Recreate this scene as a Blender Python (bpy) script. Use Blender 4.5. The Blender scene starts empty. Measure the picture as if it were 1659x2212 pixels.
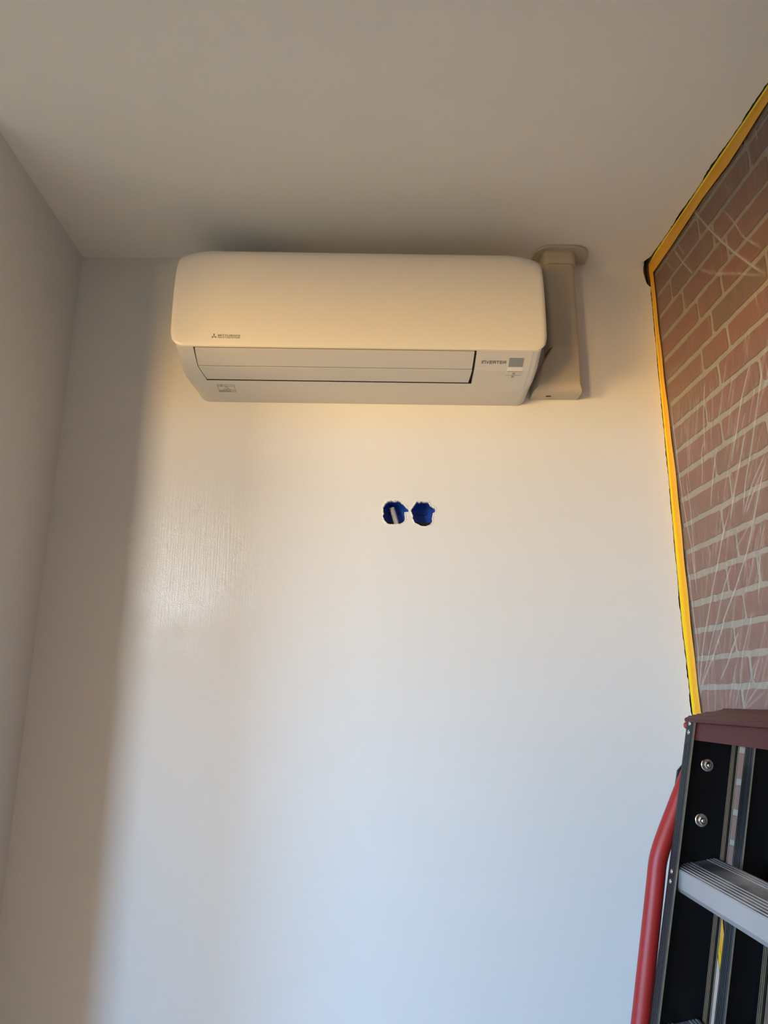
import bpy, math, random
import numpy as np
from mathutils import Vector, Matrix, Euler
random.seed(7)
S = bpy.context.scene
COL = S.collection
R = math.radians

# ------------------------------------------------------------------ camera
cam = bpy.data.cameras.new('camera')
cam.sensor_fit = 'VERTICAL'
cam.sensor_height = 36.0
cam.lens = 36.0 * 1540.0 / 2212.0
cam.clip_start = 0.02
camo = bpy.data.objects.new('camera', cam)
COL.objects.link(camo)
_th, _yaw, _roll = R(14.63), R(-0.82), R(0.15)
_fw = Vector((-math.sin(_yaw) * math.cos(_th), math.cos(_yaw) * math.cos(_th), math.sin(_th)))
_rt = Vector((math.cos(_yaw), math.sin(_yaw), 0))
_up = _rt.cross(_fw)
_r2 = _rt * math.cos(_roll) + _up * math.sin(_roll)
_u2 = _up * math.cos(_roll) - _rt * math.sin(_roll)
camo.matrix_world = Matrix(((_r2.x, _u2.x, -_fw.x, 0), (_r2.y, _u2.y, -_fw.y, 0),
                            (_r2.z, _u2.z, -_fw.z, 1.45), (0, 0, 0, 1)))
S.camera = camo

# ------------------------------------------------------------------ world: sky above the horizon, sunlit ground below it
W = bpy.data.worlds.new('world'); S.world = W; W.use_nodes = True
nt = W.node_tree; nt.nodes.clear()
out = nt.nodes.new('ShaderNodeOutputWorld'); bg = nt.nodes.new('ShaderNodeBackground')
tc = nt.nodes.new('ShaderNodeTexCoord'); sx = nt.nodes.new('ShaderNodeSeparateXYZ')
mr = nt.nodes.new('ShaderNodeMapRange'); mr.inputs['From Min'].default_value = -0.30; mr.inputs['From Max'].default_value = 0.30
cr = nt.nodes.new('ShaderNodeValToRGB')
cr.color_ramp.elements[0].position = 0.0; cr.color_ramp.elements[0].color = (0.95, 0.55, 0.165, 1)
cr.color_ramp.elements[1].position = 1.0; cr.color_ramp.elements[1].color = (0.22, 0.56, 1.02, 1)
e = cr.color_ramp.elements.new(0.31); e.color = (1.0, 0.585, 0.165, 1)
e = cr.color_ramp.elements.new(0.44); e.color = (0.78, 0.70, 0.46, 1)
e = cr.color_ramp.elements.new(0.54); e.color = (0.29, 0.57, 0.90, 1)
nt.links.new(tc.outputs['Generated'], sx.inputs[0]); nt.links.new(sx.outputs['Z'], mr.inputs['Value'])
nt.links.new(mr.outputs[0], cr.inputs[0]); nt.links.new(cr.outputs[0], bg.inputs['Color'])
bg.inputs['Strength'].default_value = 57.0
nt.links.new(bg.outputs[0], out.inputs['Surface'])

WIN = dict(x0=-3.25, x1=-2.40, z0=0.70, z1=2.35, y=-2.80)  # unseen rear window, added to throw light into the niche from the left
pl = bpy.data.lights.new('added_window_portal', 'AREA'); pl.shape = 'RECTANGLE'
pl.size = WIN['x1'] - WIN['x0']; pl.size_y = WIN['z1'] - WIN['z0']; pl.cycles.is_portal = True
plo = bpy.data.objects.new('added_window_portal', pl); COL.objects.link(plo)
plo.location = ((WIN['x0'] + WIN['x1']) / 2, WIN['y'] - 0.10, (WIN['z0'] + WIN['z1']) / 2)
plo.rotation_euler = (R(90), 0, 0)
WIS = dict(y0=-2.30, y1=-0.80, z0=1.10, z1=2.35, x=-4.0)  # second unseen window, added so light on the back wall builds up gradually
pl = bpy.data.lights.new('added_side_window_portal', 'AREA'); pl.shape = 'RECTANGLE'
pl.size = WIS['y1'] - WIS['y0']; pl.size_y = WIS['z1'] - WIS['z0']; pl.cycles.is_portal = True
plo = bpy.data.objects.new('added_side_window_portal', pl); COL.objects.link(plo)
plo.location = (WIS['x'] - .10, (WIS['y0'] + WIS['y1']) / 2, (WIS['z0'] + WIS['z1']) / 2)
plo.rotation_euler = (R(90), 0, R(-90))

S.view_settings.view_transform = 'Standard'
S.view_settings.look = 'None'
S.view_settings.exposure = 0.0
S.view_settings.gamma = 1.0
S.view_settings.use_curve_mapping = False

# ------------------------------------------------------------------ helpers
class MB:
    def __init__(s): s.v = []; s.f = []; s.m = []
    def add(s, vs, fs, mi=0):
        o = len(s.v); s.v += [tuple(v) for v in vs]
        for f in fs: s.f.append([i + o for i in f]); s.m.append(mi)
    def box(s, a, b, mi=0):
        x0, y0, z0 = a; x1, y1, z1 = b
        vs = [(x0, y0, z0), (x1, y0, z0), (x1, y1, z0), (x0, y1, z0), (x0, y0, z1), (x1, y0, z1), (x1, y1, z1), (x0, y1, z1)]
        s.add(vs, [(0, 3, 2, 1), (4, 5, 6, 7), (0, 1, 5, 4), (1, 2, 6, 5), (2, 3, 7, 6), (3, 0, 4, 7)], mi)
    def prism(s, poly, fn, h0, h1, mi=0, mside=None):
        """poly: 2D outline; fn(a,b,h)->xyz"""
        n = len(poly)
        vs = [fn(a, b, h0) for a, b in poly] + [fn(a, b, h1) for a, b in poly]
        s.add(vs, [tuple(range(n))[::-1], tuple(range(n, 2 * n))], mi)
        o = len(s.v) - 2 * n
        for i in range(n):
            j = (i + 1) % n
            s.f.append([o + i, o + j, o + n + j, o + n + i]); s.m.append(mi if mside is None else mside)
    def tube(s, path, rad, n=16, mi=0, caps=True):
        path = [Vector(p) for p in path]; rings = []
        rr = rad if isinstance(rad, (list, tuple)) else [rad] * len(path)
        prev = None
        for i, p in enumerate(path):
            t = (path[min(i + 1, len(path) - 1)] - path[max(i - 1, 0)]).normalized()
            if prev is None:
                a = Vector((0, 1, 0)) if abs(t.y) < .9 else Vector((1, 0, 0))
                u = t.cross(a).normalized()
            else: u = (prev - t * prev.dot(t)).normalized()
            prev = u; w = t.cross(u)
            rings.append([p + (u * math.cos(2 * math.pi * k / n) + w * math.sin(2 * math.pi * k / n)) * rr[i] for k in range(n)])
        vs = [v for r_ in rings for v in r_]; fs = []
        for i in range(len(rings) - 1):
            for k in range(n):
                k2 = (k + 1) % n
                fs.append((i * n + k, i * n + k2, (i + 1) * n + k2, (i + 1) * n + k))
        if caps: fs.append(tuple(range(n))[::-1]); fs.append(tuple((len(rings) - 1) * n + k for k in range(n)))
        s.add(vs, fs, mi)
    def lathe(s, prof, org, axis, n=24, mi=0):
        """prof: (r, h) along axis from org"""
        axis = Vector(axis).normalized(); a = Vector((0, 0, 1)) if abs(axis.z) < .9 else Vector((1, 0, 0))
        u = axis.cross(a).normalized(); w = axis.cross(u); org = Vector(org)
        vs = []
        for r_, h in prof:
            for k in range(n):
                t = 2 * math.pi * k / n
                vs.append(org + axis * h + (u * math.cos(t) + w * math.sin(t)) * r_)
        fs = []
        for i in range(len(prof) - 1):
            for k in range(n):
                k2 = (k + 1) % n
                fs.append((i * n + k, i * n + k2, (i + 1) * n + k2, (i + 1) * n + k))
        fs.append(tuple(range(n))[::-1]); fs.append(tuple((len(prof) - 1) * n + k for k in range(n)))
        s.add(vs, fs, mi)
    def build(s, name, mats, parent=None, smooth=None, bevel=None, fixn=True, solid=None):
        if not isinstance(mats, (list, tuple)): mats = [mats]
        org = Vector((0, 0, 0))
        if parent is not None:
            p = parent
            while p is not None: org += p.location; p = p.parent
        me = bpy.data.meshes.new(name)
        me.from_pydata([(Vector(v) - org)[:] for v in s.v], [], s.f)
        for m in mats: me.materials.append(m)
        for p, mi in zip(me.polygons, s.m): p.material_index = mi
        if fixn:
            import bmesh
            bm = bmesh.new(); bm.from_mesh(me); bmesh.ops.recalc_face_normals(bm, faces=bm.faces); bm.to_mesh(me); bm.free()
        if smooth is not None:
            for p in me.polygons: p.use_smooth = True
            me.set_sharp_from_angle(angle=R(smooth))
        me.update()
        o = bpy.data.objects.new(name, me); COL.objects.link(o)
        if parent is not None: o.parent = parent
        if bevel:
            b = o.modifiers.new('bevel', 'BEVEL'); b.width = bevel; b.segments = 3; b.limit_method = 'ANGLE'; b.angle_limit = R(40)
        if solid:
            b = o.modifiers.new('solid', 'SOLIDIFY'); b.thickness = solid; b.offset = -1
        return o

def tag(o, label, cat, group=None, kind=None):
    o['label'] = label; o['category'] = cat
    if group: o['group'] = group
    if kind: o['kind'] = kind
    return o
def struct(o, label=None):
    o['kind'] = 'structure'
    if label: o['label'] = label
    return o
def empty(name, loc):
    o = bpy.data.objects.new(name, None); COL.objects.link(o); o.location = loc; o.empty_display_size = .05
    return o

# ------------------------------------------------------------------ materials
def lin(c):
    return tuple(((v / 255) / 12.92 if v / 255 <= .04045 else ((v / 255 + .055) / 1.055) ** 2.4) for v in c) + (1,)
def mat(name, col, rough=.5, metal=0, spec=.5, coat=0, noise=None, bump=None):
    m = bpy.data.materials.new(name); m.use_nodes = True
    t = m.node_tree; b = t.nodes['Principled BSDF']
    c = col if len(col) == 4 else tuple(col) + (1,)
    b.inputs['Base Color'].default_value = c
    b.inputs['Roughness'].default_value = rough; b.inputs['Metallic'].default_value = metal
    b.inputs['Specular IOR Level'].default_value = spec; b.inputs['Coat Weight'].default_value = coat
    tcn = t.nodes.new('ShaderNodeTexCoord')
    if noise:   # (scale, amount)
        n = t.nodes.new('ShaderNodeTexNoise'); n.inputs['Scale'].default_value = noise[0]; n.inputs['Detail'].default_value = 5
        t.links.new(tcn.outputs['Object'], n.inputs['Vector'])
        mx = t.nodes.new('ShaderNodeMix'); mx.data_type = 'RGBA'
        mx.inputs[6].default_value = tuple(v * (1 - noise[1]) for v in c[:3]) + (1,)
        mx.inputs[7].default_value = tuple(min(1, v * (1 + noise[1])) for v in c[:3]) + (1,)
        t.links.new(n.outputs['Fac'], mx.inputs[0]); t.links.new(mx.outputs[2], b.inputs['Base Color'])
    if bump:    # (scale, strength, distance)
        n = t.nodes.new('ShaderNodeTexNoise'); n.inputs['Scale'].default_value = bump[0]; n.inputs['Detail'].default_value = 4
        t.links.new(tcn.outputs['Object'], n.inputs['Vector'])
        bp = t.nodes.new('ShaderNodeBump'); bp.inputs['Strength'].default_value = bump[1]; bp.inputs['Distance'].default_value = bump[2]
        t.links.new(n.outputs['Fac'], bp.inputs['Height']); t.links.new(bp.outputs[0], b.inputs['Normal'])
    return m

M_paint = mat('white_wall_paint', (.74, .73, .71), .62, noise=(3, .02), bump=(260, .06, .002))
M_rear = mat('dark_low_bounce_wall', (.10, .095, .09), .9, noise=(5, .2))  # unseen room walls, kept dark so they return little bounce light
M_ceil = mat('white_ceiling_paint', (.85, .83, .79), .75, noise=(2, .02), bump=(220, .08, .002))
M_dark = mat('dark_void', (.012, .010, .008), .9, noise=(20, .2))
M_slab = mat('concrete_slab', (.05, .045, .04), .95, noise=(8, .3))
M_timber = mat('brown_timber', (.20, .11, .045), .7, noise=(30, .3))
M_plastic = mat('white_unit_plastic', (.76, .75, .72), .33, noise=(4, .01))
M_plasticm = mat('shaded_matte_white_plastic', (.62, .61, .585), .42, noise=(4, .01))  # darker than the front panel: underside shade put into the colour
M_flap = mat('shaded_white_flap_plastic', (.58, .575, .56), .45, noise=(4, .01))  # flap tone lowered too, standing in for shade under the unit
M_black = mat('black_gap', (.006, .006, .006), .6, noise=(9, .2))
M_logo = mat('grey_print', (.20, .21, .20), .45, noise=(50, .05))
M_ink = mat('black_print', (.03, .03, .03), .5, noise=(50, .05))
M_disp = mat('grey_display_window', (.25, .27, .27), .12, noise=(5, .02))
M_duct = mat('cream_duct_plastic', (.50, .45, .36), .42, noise=(4, .02))
M_floor = mat('oak_floor', (.56, .46, .29), .5, noise=(6, .12))
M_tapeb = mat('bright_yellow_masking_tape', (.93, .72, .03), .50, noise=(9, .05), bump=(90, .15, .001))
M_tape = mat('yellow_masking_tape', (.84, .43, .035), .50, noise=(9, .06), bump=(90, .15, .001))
M_blue = mat('blue_box_plastic', (.014, .095, .50), .35, noise=(20, .15))
M_bluedark = mat('dark_blue_plastic', (.004, .012, .06), .4, noise=(20, .15))
M_torn = mat('torn_plaster_paper', (.88, .86, .80), .8, noise=(120, .12), bump=(300, .5, .003))
M_conduit = mat('grey_white_conduit', (.55, .56, .54), .4, noise=(30, .05))
M_rail = mat('black_fibreglass', (.004, .0042, .005), .33, spec=.22, noise=(40, .3))
M_railout = mat('charcoal_fibreglass_face', (.020, .022, .026), .42, noise=(60, .3))
M_tip = mat('tan_fibreglass_edge', (.17, .14, .10), .6, noise=(80, .3))
M_maroon = mat('maroon_plastic', (.070, .012, .015), .45, spec=.25, noise=(30, .12), bump=(400, .1, .001))
M_red = mat('red_coated_tube', (.34, .018, .016), .45, noise=(25, .08))
M_zinc = mat('zinc_hardware', (.62, .64, .64), .22, metal=1, noise=(60, .1))
M_rubber = mat('black_rubber', (.015, .015, .015), .7, noise=(60, .2))
M_frame = mat('white_window_frame', (.75, .75, .75), .4, noise=(5, .02))

# ribbed tan fibreglass inner face
M_weave = mat('woven_fibreglass', (.12, .095, .065), .55)
t = M_weave.node_tree; b = t.nodes['Principled BSDF']
tcn = t.nodes.new('ShaderNodeTexCoord'); wv = t.nodes.new('ShaderNodeTexWave'); wv.wave_type = 'BANDS'; wv.bands_direction = 'Y'
wv.inputs['Scale'].default_value = 55; wv.inputs['Distortion'].default_value = 1.2; wv.inputs['Detail'].default_value = 2; wv.inputs['Detail Scale'].default_value = 3
cr = t.nodes.new('ShaderNodeValToRGB'); cr.color_ramp.elements[0].color = (.03, .024, .018, 1); cr.color_ramp.elements[1].color = (.26, .175, .105, 1)
t.links.new(tcn.outputs['Object'], wv.inputs['Vector']); t.links.new(wv.outputs['Color'], cr.inputs[0]); t.links.new(cr.outputs[0], b.inputs['Base Color'])

# scuffed aluminium
M_alu = mat('scuffed_aluminium', (.55, .56, .58), .38, metal=.85)
t = M_alu.node_tree; b = t.nodes['Principled BSDF']
tcn = t.nodes.new('ShaderNodeTexCoord'); n = t.nodes.new('ShaderNodeTexNoise'); n.inputs['Scale'].default_value = 22; n.inputs['Detail'].default_value = 8
mp = t.nodes.new('ShaderNodeMapping'); mp.inputs['Scale'].default_value = (1, .45, 1)
t.links.new(tcn.outputs['Object'], mp.inputs[0]); t.links.new(mp.outputs[0], n.inputs['Vector'])
cr = t.nodes.new('ShaderNodeValToRGB'); cr.color_ramp.elements[0].position = .38; cr.color_ramp.elements[0].color = (.22, .23, .25, 1)
cr.color_ramp.elements[1].position = .62; cr.color_ramp.elements[1].color = (.62, .64, .67, 1)
t.links.new(n.outputs['Fac'], cr.inputs[0]); t.links.new(cr.outputs[0], b.inputs['Base Color'])
mr = t.nodes.new('ShaderNodeMapRange'); mr.inputs['To Min'].default_value = .28; mr.inputs['To Max'].default_value = .6
t.links.new(n.outputs['Fac'], mr.inputs['Value']); t.links.new(mr.outputs[0], b.inputs['Roughness'])
M_alu2 = mat('plain_aluminium', (.46, .47, .49), .45, metal=.6, noise=(14, .10))

# back wall: matt paint with a glossier, unsanded patch and fine trowel ridges
M_back = bpy.data.materials.new('primed_plaster'); M_back.use_nodes = True
t = M_back.node_tree; b = t.nodes['Principled BSDF']; L = t.links.new
tcn = t.nodes.new('ShaderNodeTexCoord')
def node(ty, **kw):
    n_ = t.nodes.new(ty)
    for k, v in kw.items(): n_.inputs[k.replace('_', ' ')].default_value = v
    return n_
def math_(op, a, bb):
    n_ = t.nodes.new('ShaderNodeMath'); n_.operation = op
    for i, x in enumerate((a, bb)):
        if isinstance(x, (int, float)): n_.inputs[i].default_value = x
        else: L(x, n_.inputs[i])
    return n_.outputs[0]
nb = node('ShaderNodeTexNoise', Scale=2.2, Detail=3.0); L(tcn.outputs['Object'], nb.inputs['Vector'])
mx = t.nodes.new('ShaderNodeMix'); mx.data_type = 'RGBA'
mx.inputs[6].default_value = (.745, .74, .725, 1); mx.inputs[7].default_value = (.785, .775, .76, 1)
L(nb.outputs['Fac'], mx.inputs[0]); L(mx.outputs[2], b.inputs['Base Color'])
# patch mask around x=-.42, z=1.80 (the ellipse of unsanded primer)
sp = t.nodes.new('ShaderNodeSeparateXYZ'); L(tcn.outputs['Object'], sp.inputs[0])
ex = math_('DIVIDE', math_('ADD', sp.outputs['X'], .43), .17); ez = math_('DIVIDE', math_('ADD', sp.outputs['Z'], -1.80), .24)
dd = math_('SQRT', math_('ADD', math_('MULTIPLY', ex, ex), math_('MULTIPLY', ez, ez)), 0)
nn = node('ShaderNodeTexNoise', Scale=9.0, Detail=6.0, Roughness=.7); L(tcn.outputs['Object'], nn.inputs['Vector'])
dd = math_('ADD', dd, math_('MULTIPLY', math_('ADD', nn.outputs['Fac'], -.5), 1.6))
mk = node('ShaderNodeMapRange', From_Min=1.15, From_Max=.45); L(dd, mk.inputs['Value'])
ro = node('ShaderNodeMapRange', To_Min=.50, To_Max=.25); L(mk.outputs[0], ro.inputs['Value']); L(ro.outputs[0], b.inputs['Roughness'])
sl_ = node('ShaderNodeMapRange', To_Min=.45, To_Max=1.0); L(mk.outputs[0], sl_.inputs['Value']); L(sl_.outputs[0], b.inputs['Specular IOR Level'])
# bump: fine orange-peel, plus vertical roller ridges and speckle inside the patch
n1 = node('ShaderNodeTexNoise', Scale=240.0, Detail=3.0); L(tcn.outputs['Object'], n1.inputs['Vector'])
mp = t.nodes.new('ShaderNodeMapping'); mp.inputs['Scale'].default_value = (210, 210, 9); L(tcn.outputs['Object'], mp.inputs[0])
n2 = node('ShaderNodeTexNoise', Scale=1.0, Detail=4.0, Roughness=.6); L(mp.outputs[0], n2.inputs['Vector'])
n3 = node('ShaderNodeTexNoise', Scale=420.0, Detail=2.0); L(tcn.outputs['Object'], n3.inputs['Vector'])
rid = math_('ADD', math_('MULTIPLY', n2.outputs['Fac'], .8), math_('MULTIPLY', n3.outputs['Fac'], .5))
hh = math_('ADD', math_('MULTIPLY', n1.outputs['Fac'], .10), math_('MULTIPLY', rid, math_('MULTIPLY', mk.outputs[0], 1.1)))
bp = t.nodes.new('ShaderNodeBump'); bp.inputs['Strength'].default_value = .55; bp.inputs['Distance'].default_value = .0016
L(hh, bp.inputs['Height']); L(bp.outputs[0], b.inputs['Normal'])

# bricks
M_brick = bpy.data.materials.new('red_brown_brick'); M_brick.use_nodes = True
t = M_brick.node_tree; b = t.nodes['Principled BSDF']; L = t.links.new
tcn = t.nodes.new('ShaderNodeTexCoord'); at = t.nodes.new('ShaderNodeAttribute'); at.attribute_name = 'tint'
cr = t.nodes.new('ShaderNodeValToRGB')
cr.color_ramp.elements[0].color = (.175, .105, .055, 1); cr.color_ramp.elements[1].color = (.33, .105, .07, 1)
e = cr.color_ramp.elements.new(.18); e.color = (.27, .12, .065, 1)
e = cr.color_ramp.elements.new(.45); e.color = (.31, .115, .068, 1)
L(at.outputs['Fac'], cr.inputs[0])
n = node('ShaderNodeTexNoise', Scale=38.0, Detail=6.0); L(tcn.outputs['Object'], n.inputs['Vector'])
mx = t.nodes.new('ShaderNodeMix'); mx.data_type = 'RGBA'; mx.blend_type = 'MULTIPLY'; mx.inputs[0].default_value = .4
cr2 = t.nodes.new('ShaderNodeValToRGB'); cr2.color_ramp.elements[0].position = .3; cr2.color_ramp.elements[0].color = (.6, .58, .56, 1); cr2.color_ramp.elements[1].position = .65
L(n.outputs['Fac'], cr2.inputs[0]); L(cr.outputs[0], mx.inputs[6]); L(cr2.outputs[0], mx.inputs[7]); L(mx.outputs[2], b.inputs['Base Color'])
b.inputs['Roughness'].default_value = .85
bp = t.nodes.new('ShaderNodeBump'); bp.inputs['Strength'].default_value = .4; bp.inputs['Distance'].default_value = .002
L(n.outputs['Fac'], bp.inputs['Height']); L(bp.outputs[0], b.inputs['Normal'])
M_mortar = mat('beige_mortar', (.47, .42, .34), .9, noise=(30, .10), bump=(120, .4, .002))

# clear masking film: mostly see-through, whitish along its creases
M_film = bpy.data.materials.new('clear_plastic_film'); M_film.use_nodes = True
t = M_film.node_tree; t.nodes.clear(); L = t.links.new
o_ = t.nodes.new('ShaderNodeOutputMaterial'); tr = t.nodes.new('ShaderNodeBsdfTransparent'); tr.inputs[0].default_value = (.97, .97, .97, 1)
df = t.nodes.new('ShaderNodeBsdfDiffuse'); df.inputs[0].default_value = (.85, .80, .76, 1)
tl = t.nodes.new('ShaderNodeBsdfTranslucent'); tl.inputs[0].default_value = (.85, .80, .76, 1)
gl = t.nodes.new('ShaderNodeBsdfGlossy'); gl.inputs['Roughness'].default_value = .16
at = t.nodes.new('ShaderNodeAttribute'); at.attribute_name = 'crease'
m1 = t.nodes.new('ShaderNodeMixShader'); m1.inputs[0].default_value = .3; L(df.outputs[0], m1.inputs[1]); L(tl.outputs[0], m1.inputs[2])
tcn = t.nodes.new('ShaderNodeTexCoord')
mp = t.nodes.new('ShaderNodeMapping'); mp.inputs['Scale'].default_value = (1, 90, 14); L(tcn.outputs['Object'], mp.inputs[0])
n = node('ShaderNodeTexNoise', Scale=1.0, Detail=5.0, Roughness=.65); L(mp.outputs[0], n.inputs['Vector'])
fw = node('ShaderNodeMapRange', From_Min=.56, From_Max=.78, To_Min=0.0, To_Max=.26); L(n.outputs['Fac'], fw.inputs['Value'])
ms = t.nodes.new('ShaderNodeMath'); ms.operation = 'MULTIPLY_ADD'; ms.inputs[1].default_value = .48; ms.inputs[2].default_value = .13; L(at.outputs['Fac'], ms.inputs[0])
ma = t.nodes.new('ShaderNodeMath'); ma.operation = 'ADD'; ma.use_clamp = True; L(ms.outputs[0], ma.inputs[0]); L(fw.outputs[0], ma.inputs[1])
m2 = t.nodes.new('ShaderNodeMixShader'); L(ma.outputs[0], m2.inputs[0]); L(tr.outputs[0], m2.inputs[1]); L(m1.outputs[0], m2.inputs[2])
bp = t.nodes.new('ShaderNodeBump'); bp.inputs['Strength'].default_value = .5; bp.inputs['Distance'].default_value = .004; L(n.outputs['Fac'], bp.inputs['Height'])
L(bp.outputs[0], gl.inputs['Normal'])
fr = t.nodes.new('ShaderNodeFresnel'); fr.inputs[0].default_value = 1.40; L(bp.outputs[0], fr.inputs['Normal'])
m3 = t.nodes.new('ShaderNodeMixShader'); L(fr.outputs[0], m3.inputs[0]); L(m2.outputs[0], m3.inputs[1]); L(gl.outputs[0], m3.inputs[2])
L(m3.outputs[0], o_.inputs['Surface'])

# ------------------------------------------------------------------ room shell
XL, YB, ZC = -0.791, 1.70, 2.60          # niche left wall, back wall, ceiling height
XC = 0.748                               # back/right corner
ANG = 0.0235                             # the brick wall runs slightly off square
def rw(s, z, h=0.0):                     # point on the brick wall: s metres out of the corner, h off its face
    c, q = math.cos(ANG), math.sin(ANG)
    return (XC + s * q - h * c, YB - s * c - h * q, z)

# floor
mb = MB(); mb.box((-4.3, -3.1, -.12), (1.1, 1.95, 0)); struct(mb.build('floor', M_floor))
# slab over everything
mb = MB(); mb.box((-4.3, -3.1, 2.66), (1.1, 1.95, 2.80)); struct(mb.build('trim_1', M_slab), 'concrete slab above the plaster ceiling')
# ceiling with ragged edge beside the taped brick wall
mb = MB()
edge = []
s = 0.0
while s < 4.6:
    ragged = .0085 + .0016 * math.sin(s * 37) + random.uniform(-.0011, .0011)
    if .33 < s < .38 or .60 < s < .63: ragged += .0015
    if s < .03: ragged = .0225 - s * .4
    p = rw(s, ZC, ragged); edge.append((p[0], p[1])); s += .007 if s < .9 else .05
poly = edge + [(edge[-1][0], -2.82), (-4.02, -2.82), (-4.02, 1.215), (XL - .002, 1.215), (XL - .002, YB + .012), (edge[0][0], YB + .012)]
mb.prism(poly, lambda a, b_, h: (a, b_, h), ZC, ZC + .0125)
struct(mb.build('ceiling', M_ceil))

# back wall plaster with two broken holes and the broken corner
HL = [(0.0224, 1.9058), (0.0276, 1.9154), (0.0354, 1.9209), (0.042, 1.9229), (0.0499, 1.921), (0.0578, 1.923), (0.0656, 1.9211), (0.0735, 1.9143), (0.08, 1.9062), (0.0859, 1.9008), (0.0852, 1.8941), (0.0754, 1.894), (0.0759, 1.8819), (0.0772, 1.8765), (0.0707, 1.867), (0.0628, 1.8643), (0.0498, 1.8636), (0.0381, 1.8628), (0.0303, 1.8668), (0.0251, 1.8735), (0.0218, 1.8829), (0.0244, 1.8896), (0.023, 1.8991)]
HR = [(0.0918, 1.9009), (0.0971, 1.909), (0.103, 1.9172), (0.105, 1.9213), (0.1116, 1.9193), (0.1182, 1.9221), (0.1261, 1.9201), (0.1353, 1.9202), (0.1378, 1.9134), (0.1443, 1.908), (0.1508, 1.9053), (0.1517, 1.8985), (0.1506, 1.8931), (0.1454, 1.8924), (0.145, 1.885), (0.1432, 1.8796), (0.1444, 1.8715), (0.1384, 1.8641), (0.1331, 1.8601), (0.124, 1.8583), (0.1123, 1.8606), (0.1019, 1.8659), (0.0981, 1.8712), (0.0949, 1.8793), (0.0949, 1.8874), (0.0917, 1.8954)]
def rough_loop(pts, jag=.0009, sub=4):
    o = []; n = len(pts)
    for i in range(n):
        a, b_ = pts[i], pts[(i + 1) % n]
        for k in range(sub):
            u = k / sub
            j = 0 if k == 0 else jag
            o.append((a[0] + (b_[0] - a[0]) * u + random.uniform(-j, j), a[1] + (b_[1] - a[1]) * u + random.uniform(-j, j)))
    return o
HLr, HRr = rough_loop(HL), rough_loop(HR)
import bmesh
right = []
zz = 0.0
TL = [(0, .7385), (1.30, .7400), (1.43, .7374), (1.5446, .7366), (1.62, .7346), (1.80, .7365), (1.9655, .7389), (2.2814, .7410), (2.471, .7435), (2.60, .7445)]
def interp(tab, z):
    for (a, xa), (b_, xb) in zip(tab, tab[1:]):
        if a <= z <= b_: return xa + (xb - xa) * (z - a) / (b_ - a)
    return tab[-1][1]
notch = [(.7445, 2.5264), (.7387, 2.5304), (.7345, 2.537), (.732, 2.544), (.7302, 2.555), (.7284, 2.5645), (.7279, 2.572), (.7281, 2.5816), (.7295, 2.590), (.732, 2.5983)]
zz = 0.0
while zz < 2.518:
    g = .0009 + .0005 * math.sin(zz * 53) + random.uniform(-.0007, .0008)
    if 1.415 < zz < 1.46 or 1.50 < zz < 1.53 or 1.66 < zz < 1.69: g += .0016
    right.append((interp(TL, zz) - g, zz)); zz += .006
right += [(x + random.uniform(-.0003, .0003), z) for x, z in notch] + [(.733, 2.605)]
outer = [(XL - .03, 0), ] + right + [(XL - .03, 2.605)]
bm = bmesh.new()
def loop_edges(pts, y):
    vs = [bm.verts.new((x, y, z)) for x, z in pts]
    return [bm.edges.new((vs[i], vs[(i + 1) % len(vs)])) for i in range(len(vs))]
es = loop_edges(outer, YB) + loop_edges(HLr, YB) + loop_edges(HRr, YB)
r_ = bmesh.ops.triangle_fill(bm, use_beauty=True, use_dissolve=False, edges=es)
fs = [f for f in r_['geom'] if isinstance(f, bmesh.types.BMFace)]
ex_ = bmesh.ops.extrude_face_region(bm, geom=fs)
bmesh.ops.translate(bm, verts=[v for v in ex_['geom'] if isinstance(v, bmesh.types.BMVert)], vec=(0, .0125, 0))
bmesh.ops.recalc_face_normals(bm, faces=bm.faces)
me = bpy.data.meshes.new('wall_back'); bm.to_mesh(me); bm.free(); me.materials.append(M_back)
wb = bpy.data.objects.new('wall_back', me); COL.objects.link(wb); struct(wb)
# torn paper rims round the holes (part of the wall)
def rim(pts, w0, w1):
    m = MB(); n = len(pts); cx = sum(p[0] for p in pts) / n; cz = sum(p[1] for p in pts) / n
    A, B, C_ = [], [], []
    for i, (x, z) in enumerate(pts):
        d = math.hypot(x - cx, z - cz); ux, uz = (x - cx) / d, (z - cz) / d
        ww = w0 + (w1 - w0) * (.5 + .5 * math.sin(i * .9) * math.cos(i * .37)) + random.uniform(-.0004, .0006)
        lift = .0006 + random.random() * .0011
        A.append((x - ux * .0006, YB + .002, z - uz * .0006)); B.append((x + ux * ww * .35, YB - lift, z + uz * ww * .35)); C_.append((x + ux * ww, YB + .0002, z + uz * ww))
    vs = A + B + C_
    fs = [(i, (i + 1) % n, n + (i + 1) % n, n + i) for i in range(n)] + [(n + i, n + (i + 1) % n, 2 * n + (i + 1) % n, 2 * n + i) for i in range(n)]
    m.add(vs, fs); return m
rim(HLr, .0014, .0062).build('torn_plaster_rim', M_torn, wb, smooth=60)
rim(HRr, .0014, .0056).build('torn_plaster_rim', M_torn, wb, smooth=60)
# masonry behind the plasterboard
mb = MB(); mb.box((-4.3, 1.78, 0), (1.1, 1.95, 2.66)); struct(mb.build('trim_2', M_slab), 'dark masonry behind the plasterboard')
# timber batten and brick return seen in the broken corner
mb = MB(); mb.box((.700, 1.7135, 2.30), (.7395, 1.745, 2.65)); mb.box((.744, 1.716, 2.40), (.760, 1.74, 2.65), 1)
struct(mb.build('trim_3', [M_timber, M_brick], bevel=.001), 'brown timber batten in the broken wall corner')

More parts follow.
